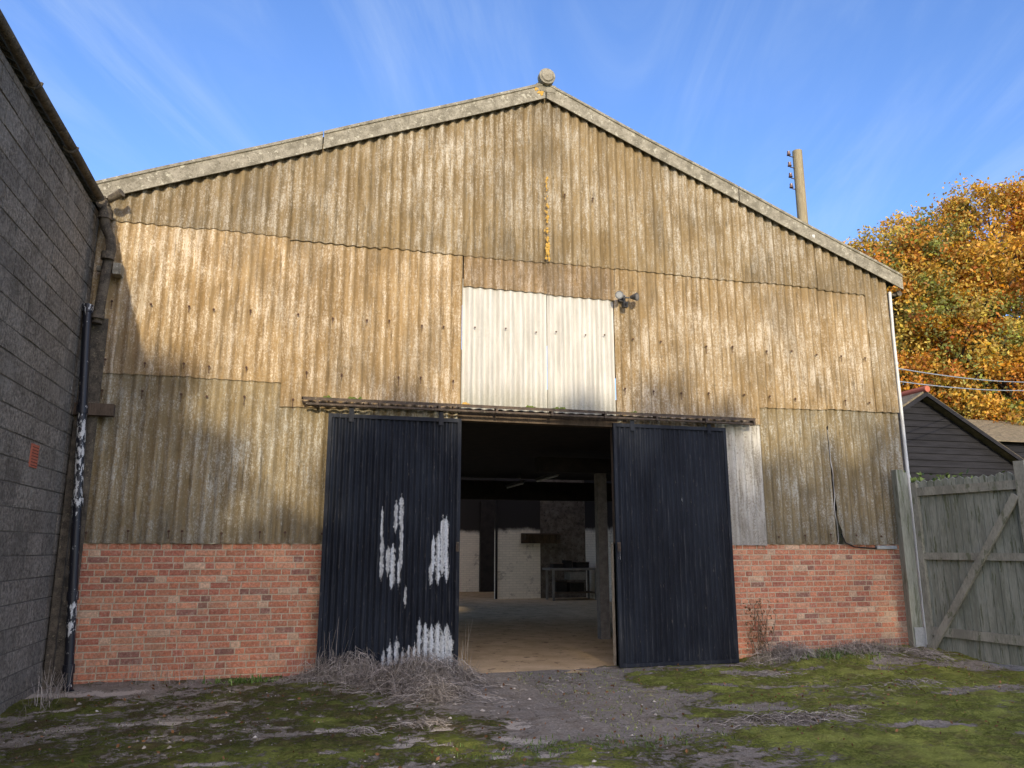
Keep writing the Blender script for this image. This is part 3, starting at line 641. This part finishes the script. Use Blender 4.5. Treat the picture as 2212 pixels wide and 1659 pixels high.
def tree(x,y,h,rad,base,seed,ncl,nl,size,pal,label,crad=.9,green=.12,shape=1.0):
    rng=np.random.default_rng(seed); e=empty('autumn_tree' if pal=='a' else 'tree',(x,y,0),label,'tree','trees')
    b=MB(); b.tube([(x,y,-.1),(x+.1,y,h*.3),(x-.1,y+.1,h*.6),(x,y,h*.93)],.2,10,rr=[h*.018,h*.013,h*.007,.03])
    cc=[]
    for k in range(ncl):
        t=rng.uniform(0,1); z=base+(h-base-.3)*t
        r=rad*(math.sin(math.pi*min(1,(.14+.80*t)))**.6)*shape
        an=rng.uniform(0,2*math.pi); q=r*rng.uniform(.35,1.0)**.6
        cc.append((x+q*math.cos(an),y+q*math.sin(an),z))
    for k in range(0,ncl,max(1,ncl//60)):
        c=cc[k]; b.tube([(x,y,max(base*.6,c[2]-1.8)),((x+c[0])/2,(y+c[1])/2,c[2]-.6),c],.05,5,rr=[.07,.045,.015])
    b.obj('trunk',[M_bark],e,(x,y,0))
    P=[];Cc=[]
    for c in cc:
        s=crad*rng.uniform(.5,1.15); n=int(nl*rng.uniform(.5,1.3)); q=np.clip(rng.normal(size=(n,3)),-1.5,1.5)*s*.45*np.array([1,1,.75]); 
        P.append(q+np.array(c)); t=(c[2]-base)/(h-base); u=rng.uniform()
        if pal=='a':
            base_c=np.array([.57,.33,.055]) if u<.46 else np.array([.53,.225,.04]) if u<.74 else np.array([.54,.40,.09]) 
            if rng.uniform()<green*(1.6-t): base_c=np.array([.28,.30,.08])
        else: base_c=np.array([.10,.12,.03])
        Cc.append(base_c*rng.uniform(.75,1.22)*rng.uniform(.75,1.25,(n,1))*np.array([1,1,1])+rng.normal(size=(n,3))*.02)
    P=np.concatenate(P);Cc=np.clip(np.concatenate(Cc),.005,1)
    me=leafmesh('crown',P,size,Cc,rng); link('crown',me,e,(x,y,base))
LA='tall autumn tree with orange and golden leaves'
tree(28.2,14.8,16.9,3.8,2.0,1,340,210,.08,'a',LA,crad=1.0)
tree(24.8,17.4,15.5,3.4,1.5,2,320,210,.08,'a','autumn tree with orange brown leaves behind barn',crad=1.0,green=.15)
tree(32.5,16.0,16.2,3.8,1.5,3,280,170,.09,'a',LA,green=.25,crad=1.1)
tree(30.0,20.5,16.0,4.2,1.5,4,260,150,.10,'a',LA,green=.3,crad=1.1)
tree(23.6,20.4,14.4,3.0,1.5,5,220,140,.09,'a','autumn tree with thinning golden leaves',green=.3,crad=1.1)
tree(26.4,15.8,15.2,3.6,1.0,6,340,200,.08,'a','golden autumn tree with greener lower branches',green=.4,crad=1.0)
tree(27.6,18.2,17.2,3.8,1.0,7,300,150,.09,'a',LA,green=.3,crad=1.1)
# trees standing across the yard behind the photographer; their shadows fall on the barn
SUN=Vector((-.085,-1,.285)).normalized()
LG='tall thinning leafy tree across the yard'
for k,(fx,fz,r,ln,nc,nl) in enumerate([(-4.3,3.5,1.2,6.5,80,40),(-1.75,3.8,.42,3.0,60,34),(-2.5,3.0,.4,3,34,32),(-1.15,3.1,.3,2.4,30,32),(.75,3.1,.4,3,30,30),(1.3,3.55,.32,3,44,34),(2.3,3.1,.3,3,26,30),(3.0,3.0,.35,3,30,30),(3.75,3.65,.30,3,46,36),(4.95,3.9,.24,3,44,36),(5.75,3.6,.28,3,40,36),(6.7,3.0,.4,3,30,28),(7.9,3.3,.4,3,30,30),(8.9,3.5,.4,3,40,34),(11,3.3,1.5,6.5,70,44),
      (-1.9,2.5,1.1,5.5,80,34),(.2,2.0,1.1,5.0,64,32),(2.0,2.4,1.1,5.5,44,30),(4.3,2.8,1.0,5.5,52,32),(6.2,2.2,1.1,5.5,46,28),(8.3,2.3,1.1,5.5,48,30)]):
    D=37+(k%4)*1.2; X=fx-.085*D; Z=fz+.285*D
    tree(X,-D,Z,r*1.35,Z-ln,50+k,nc,nl,.16,'g',LG,crad=.58 if r<.8 else .9)
# ---------------------------------------------------------------- grasses
DRY=((.33,.29,.24),(.25,.215,.18),(.44,.39,.33),(.36,.31,.25))
def blades(b,cx,cy,rx,ry,n,h,w=.005,lean=.8,cols=DRY,zoff=0,gauss=True):
    for i in range(n):
        x=cx+(R.gauss(0,rx*.5) if gauss else R.uniform(-rx,rx)); y=min(-.03,cy+(R.gauss(0,ry*.5) if gauss else R.uniform(-ry,ry)))
        z=gh(x,y)+zoff; an=R.uniform(0,2*math.pi); L=h*R.uniform(.4,1.25); le=lean*R.uniform(.2,1.4)
        dx,dy=math.cos(an),math.sin(an); c=R.choice(cols); k=R.uniform(.7,1.2); col=(c[0]*k,c[1]*k,c[2]*k,1)
        px_,py_=-dy*w,dx*w; vs=[]
        pts=[(0,0),(.33,.42),(.7,.75),(1.0,.85-.25*le)]
        for j,(o,u) in enumerate(pts):
            q=L*le*o; hz=L*u*max(.25,1.1-.5*le); ww=(1,.9,.6,.1)[j]
            X=x+dx*q;Y=y+dy*q
            if Y>-.20 and .2<X<5.9: Y=-.22
            Y=min(-.02,Y)
            vs+=[(X-px_*ww,Y-py_*ww,z+hz),(X+px_*ww,Y+py_*ww,z+hz)]
        b.add(vs,[(0,1,3,2),(2,3,5,4),(4,5,7,6)],0,True,col)
def tangle(b,cx,cy,rx,ry,n,h,L0=.30,w=.0021,cols=DRY):
    for i in range(n):
        gx,gy=R.gauss(0,.5),R.gauss(0,.5); x=cx+gx*rx; y=min(-.24,cy+gy*ry); z=gh(x,y)
        pk=h*math.exp(-(gx*gx+gy*gy)*1.1)*R.uniform(.2,1.1)+.01; an=R.uniform(0,2*math.pi); L=L0*R.uniform(.4,1.3)
        dx,dy=math.cos(an),math.sin(an); bx,by=-dy*R.uniform(-.2,.2),dx*R.uniform(-.2,.2)
        c=R.choice(cols); k=R.uniform(.55,1.2); col=(c[0]*k,c[1]*k,c[2]*k,1); vs=[]
        z0=R.uniform(0,.5); z3=R.uniform(.0,1.2)
        for j,t in enumerate((0,.3,.65,1)):
            hz=pk*(z0*(1-t)+4*t*(1-t)*.7+z3*t); s=math.sin(t*3.1)
            X=x+dx*L*(t-.5)+bx*s*L; Y=min(-.22,y+dy*L*(t-.5)+by*s*L); ww=w*(1,.9,.8,.3)[j]
            vs+=[(X-dy*ww,Y+dx*ww,z+hz-ww),(X+dy*ww,Y-dx*ww,z+hz+ww)]
        b.add(vs,[(0,1,3,2),(2,3,5,4),(4,5,7,6)],0,True,col)
b=MB()
tangle(b,1.35,-.85,.6,.38,2600,.30); tangle(b,.75,-.46,.5,.18,1300,.26); tangle(b,1.75,-.75,.38,.3,1000,.24); tangle(b,1.5,-1.5,.42,.32,1100,.15)
tangle(b,.3,-.4,.35,.1,350,.18,.22)
blades(b,1.2,-.75,.8,.4,520,.40,w=.002,lean=.8); blades(b,.35,-.40,.35,.12,150,.42,w=.002,lean=.5)
tangle(b,6.4,-.45,.5,.25,500,.16);tangle(b,7.6,-.42,.6,.22,500,.13);tangle(b,8.3,-.8,.4,.35,260,.10)
blades(b,6.4,-.45,.5,.22,320,.32,w=.002,lean=.8);blades(b,7.7,-.4,.8,.2,420,.28,w=.002,lean=.8)
tangle(b,4.4,-3.4,.75,.18,700,.06,.2);tangle(b,5.2,-3.15,.4,.15,200,.04,.16);tangle(b,6.9,-2.2,.5,.25,260,.05,.16);tangle(b,5.6,-1.2,.5,.2,220,.04,.16)
tangle(b,.6,-2.9,.2,.15,110,.05,.16);tangle(b,1.15,-2.75,.3,.15,180,.05,.16);blades(b,-1.5,-.25,.7,.12,50,.45,w=.002,lean=.5);blades(b,-2.35,-1.0,.15,.5,70,.4,w=.0025,lean=.6)
blades(b,2.0,-.33,.06,.05,12,.85,w=.0025,lean=.35); blades(b,.5,-.3,.3,.05,16,.7,w=.0025,lean=.35)
tangle(b,2.6,-1.6,1.6,1.6,160,.015,.12); tangle(b,6,-1.8,2.6,1.4,700,.02,.12,cols=((.3,.28,.12),(.32,.28,.16)))
o=b.obj('dry_grass',[M_grass],None,(3,-1,0),vc=True); tag(o,'tangled dead grey brown grass along the barn','grass','stuff')
b=MB(); G=((.08,.14,.03),(.12,.19,.04),(.16,.22,.06))
blades(b,7.0,-.55,.7,.25,420,.12,w=.006,lean=.9,cols=G);blades(b,5.8,-2.0,3.2,1.8,5500,.03,w=.004,lean=.9,cols=((.22,.26,.055),(.15,.19,.035),(.33,.36,.10)),gauss=False)
blades(b,-.5,-.3,.4,.1,160,.10,w=.008,cols=G);blades(b,2.2,-3.8,1.3,.3,900,.045,w=.004,cols=G);blades(b,-.6,-2.4,1.9,1.6,3500,.028,w=.004,cols=((.13,.155,.04),(.18,.20,.05),(.24,.20,.11)),gauss=False)
o=b.obj('green_weeds',[M_grass],None,(3,-1,0),vc=True); tag(o,'low green weeds and moss shoots on the yard','weeds','stuff')
b=MB()
for i in range(650):
    if i<420: x,y=R.uniform(-2.4,1.6),-R.uniform(.5,4.3)
    else: x,y=R.gauss(2.75,.8),-R.uniform(.4,4.3)
    s=R.uniform(.004,.013) if R.random()<.94 else R.uniform(.018,.032); z=gh(x,y)+.012; k=R.uniform(.5,1.1); col=(.52*k,.46*k,.38*k,1)
    a0=R.uniform(0,6); vs=[(x+s*math.cos(a0+t)*R.uniform(.6,1.1),y+s*math.sin(a0+t)*R.uniform(.6,1.1),z) for t in(0,1.3,2.6,3.9,5.1)]+[(x,y,z+s*.6)]
    b.add(vs,[(0,1,5),(1,2,5),(2,3,5),(3,4,5),(4,0,5)],0,False,col)
o=b.obj('gravel',[vc_mat('pale_stone',.95,.2,scale=60)],None,(1,-2,0),vc=True); tag(o,'small pale stones and debris scattered on yard','gravel','stuff')
dw=empty('dried_weed',(6.25,-.15,.1),'dead brown climbing weed against red brick','plant')
b=MB()
for k in range(16):
    x,y,z=6.2+R.uniform(-.12,.15),-.12,.08; p=[(x,y,z)]
    for i in range(6): x+=R.uniform(-.07,.07);z+=R.uniform(.03,.16);y=-.03-R.uniform(0,.12);p.append((x,y,z))
    b.tube(p,.004,4)
b.obj('stems',[simple('dead_stem',(.14,.10,.06),(.24,.17,.11),20)],dw,(6.25,-.15,.1))
rng=np.random.default_rng(5); n=170; P=np.c_[6.2+rng.normal(size=n)*.13,-.06-rng.uniform(0,.12,n),.1+rng.uniform(0,.75,n)]
link('leaves',leafmesh('leaves',P,.022,np.tile([.20,.12,.06],(n,1))*rng.uniform(.6,1.3,(n,1)),rng),dw,(6.25,-.15,.1))
n=650; xx=rng.uniform(-2.4,9,n); yy=-rng.uniform(.1,4.4,n); P=np.array([(x,y,gh(x,y)+.035) for x,y in zip(xx,yy)])
me=leafmesh('fallen_leaves',P,.018,np.tile([.26,.13,.06],(n,1))*rng.uniform(.4,1.5,(n,1)),rng); o=link('fallen_leaves',me,None,(3,-2,0)); tag(o,'scattered brown fallen leaves on mossy yard','leaves','stuff')
e=empty('ivy_bush',(12.6,3.2,0),'ivy bush growing above plank gate','bush'); 
n=3500;P=np.c_[rng.normal(size=n)*.9+12.9,rng.normal(size=n)*.4+3.2,rng.uniform(.3,2.95,n)+rng.normal(size=n)*.08]
link('foliage',leafmesh('foliage',P,.06,np.tile([.09,.13,.04],(n,1))*rng.uniform(.5,1.4,(n,1)),rng),e,(12.6,3.2,0))
b=MB(); b.tube([(12.6,3.2,-.1),(12.7,3.2,1),(12.9,3.2,2.2)],.05,8,rr=[.07,.05,.02]); b.obj('stem',[M_bark],e,(12.6,3.2,0))
# ---------------------------------------------------------------- world
w=bpy.data.worlds.new('World'); sc.world=w; w.use_nodes=True; nt=w.node_tree
bg=nt.nodes['Background']; el=math.asin(SUN.z)
sky=nd(nt,'ShaderNodeTexSky',sky_type='NISHITA'); sky.sun_disc=False; sky.sun_elevation=el; sky.sun_rotation=math.atan2(SUN.x,SUN.y); sky.altitude=50; sky.dust_density=.4; sky.air_density=1.0; sky.ozone_density=2.0
tc=nd(nt,'ShaderNodeTexCoord').outputs['Generated']; x,y,z=sep(nt,tc); zz=mth(nt,'MAXIMUM',z,.05)
u=mth(nt,'DIVIDE',x,zz);v=mth(nt,'DIVIDE',y,zz)
ur=mth(nt,'ADD',mth(nt,'MULTIPLY',u,.35),mth(nt,'MULTIPLY',v,.94)); vr=mth(nt,'SUBTRACT',mth(nt,'MULTIPLY',u,.94),mth(nt,'MULTIPLY',v,.35))
cv=nd(nt,'ShaderNodeCombineXYZ',{0:mth(nt,'MULTIPLY',ur,.30),1:mth(nt,'MULTIPLY',vr,1.6),2:0.0}).outputs[0]
n1=noi(nt,cv,1.7,8,.62,.8); n2=noi(nt,nd(nt,'ShaderNodeCombineXYZ',{0:u,1:v,2:3.0}).outputs[0],.7,3,.5)
f=mth(nt,'MULTIPLY',mr(nt,n1,.38,.78),mr(nt,n2,.22,.6)); f=mth(nt,'MULTIPLY',f,mr(nt,z,.03,.2))
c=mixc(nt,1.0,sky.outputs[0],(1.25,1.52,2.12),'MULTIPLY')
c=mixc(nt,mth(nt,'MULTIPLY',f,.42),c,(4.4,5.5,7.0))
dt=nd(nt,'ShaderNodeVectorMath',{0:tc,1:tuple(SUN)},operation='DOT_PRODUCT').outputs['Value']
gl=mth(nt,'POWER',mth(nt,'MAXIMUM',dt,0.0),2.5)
gc=mixc(nt,gl,(0,0,0),(13.0,9.5,6.3))  # warm glow round the sun, added to the sky to fill facade shade
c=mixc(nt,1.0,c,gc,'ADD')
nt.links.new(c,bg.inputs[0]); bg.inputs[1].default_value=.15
sl=bpy.data.lights.new('sun','SUN'); sl.energy=4.2; sl.angle=math.radians(.6); sl.color=(1,.86,.64)
so=bpy.data.objects.new('sun',sl); COL.objects.link(so); so.rotation_euler=(-SUN).to_track_quat('-Z','Y').to_euler(); so.location=(-5,-20,15)
cam=bpy.data.cameras.new('camera'); co=bpy.data.objects.new('camera',cam); COL.objects.link(co)
co.location=(0,-10,1.55); co.rotation_euler=(math.radians(102),0,math.radians(-15.1)); cam.sensor_width=36; cam.lens=27.05; cam.clip_end=3000; cam.clip_start=.05
sc.camera=co
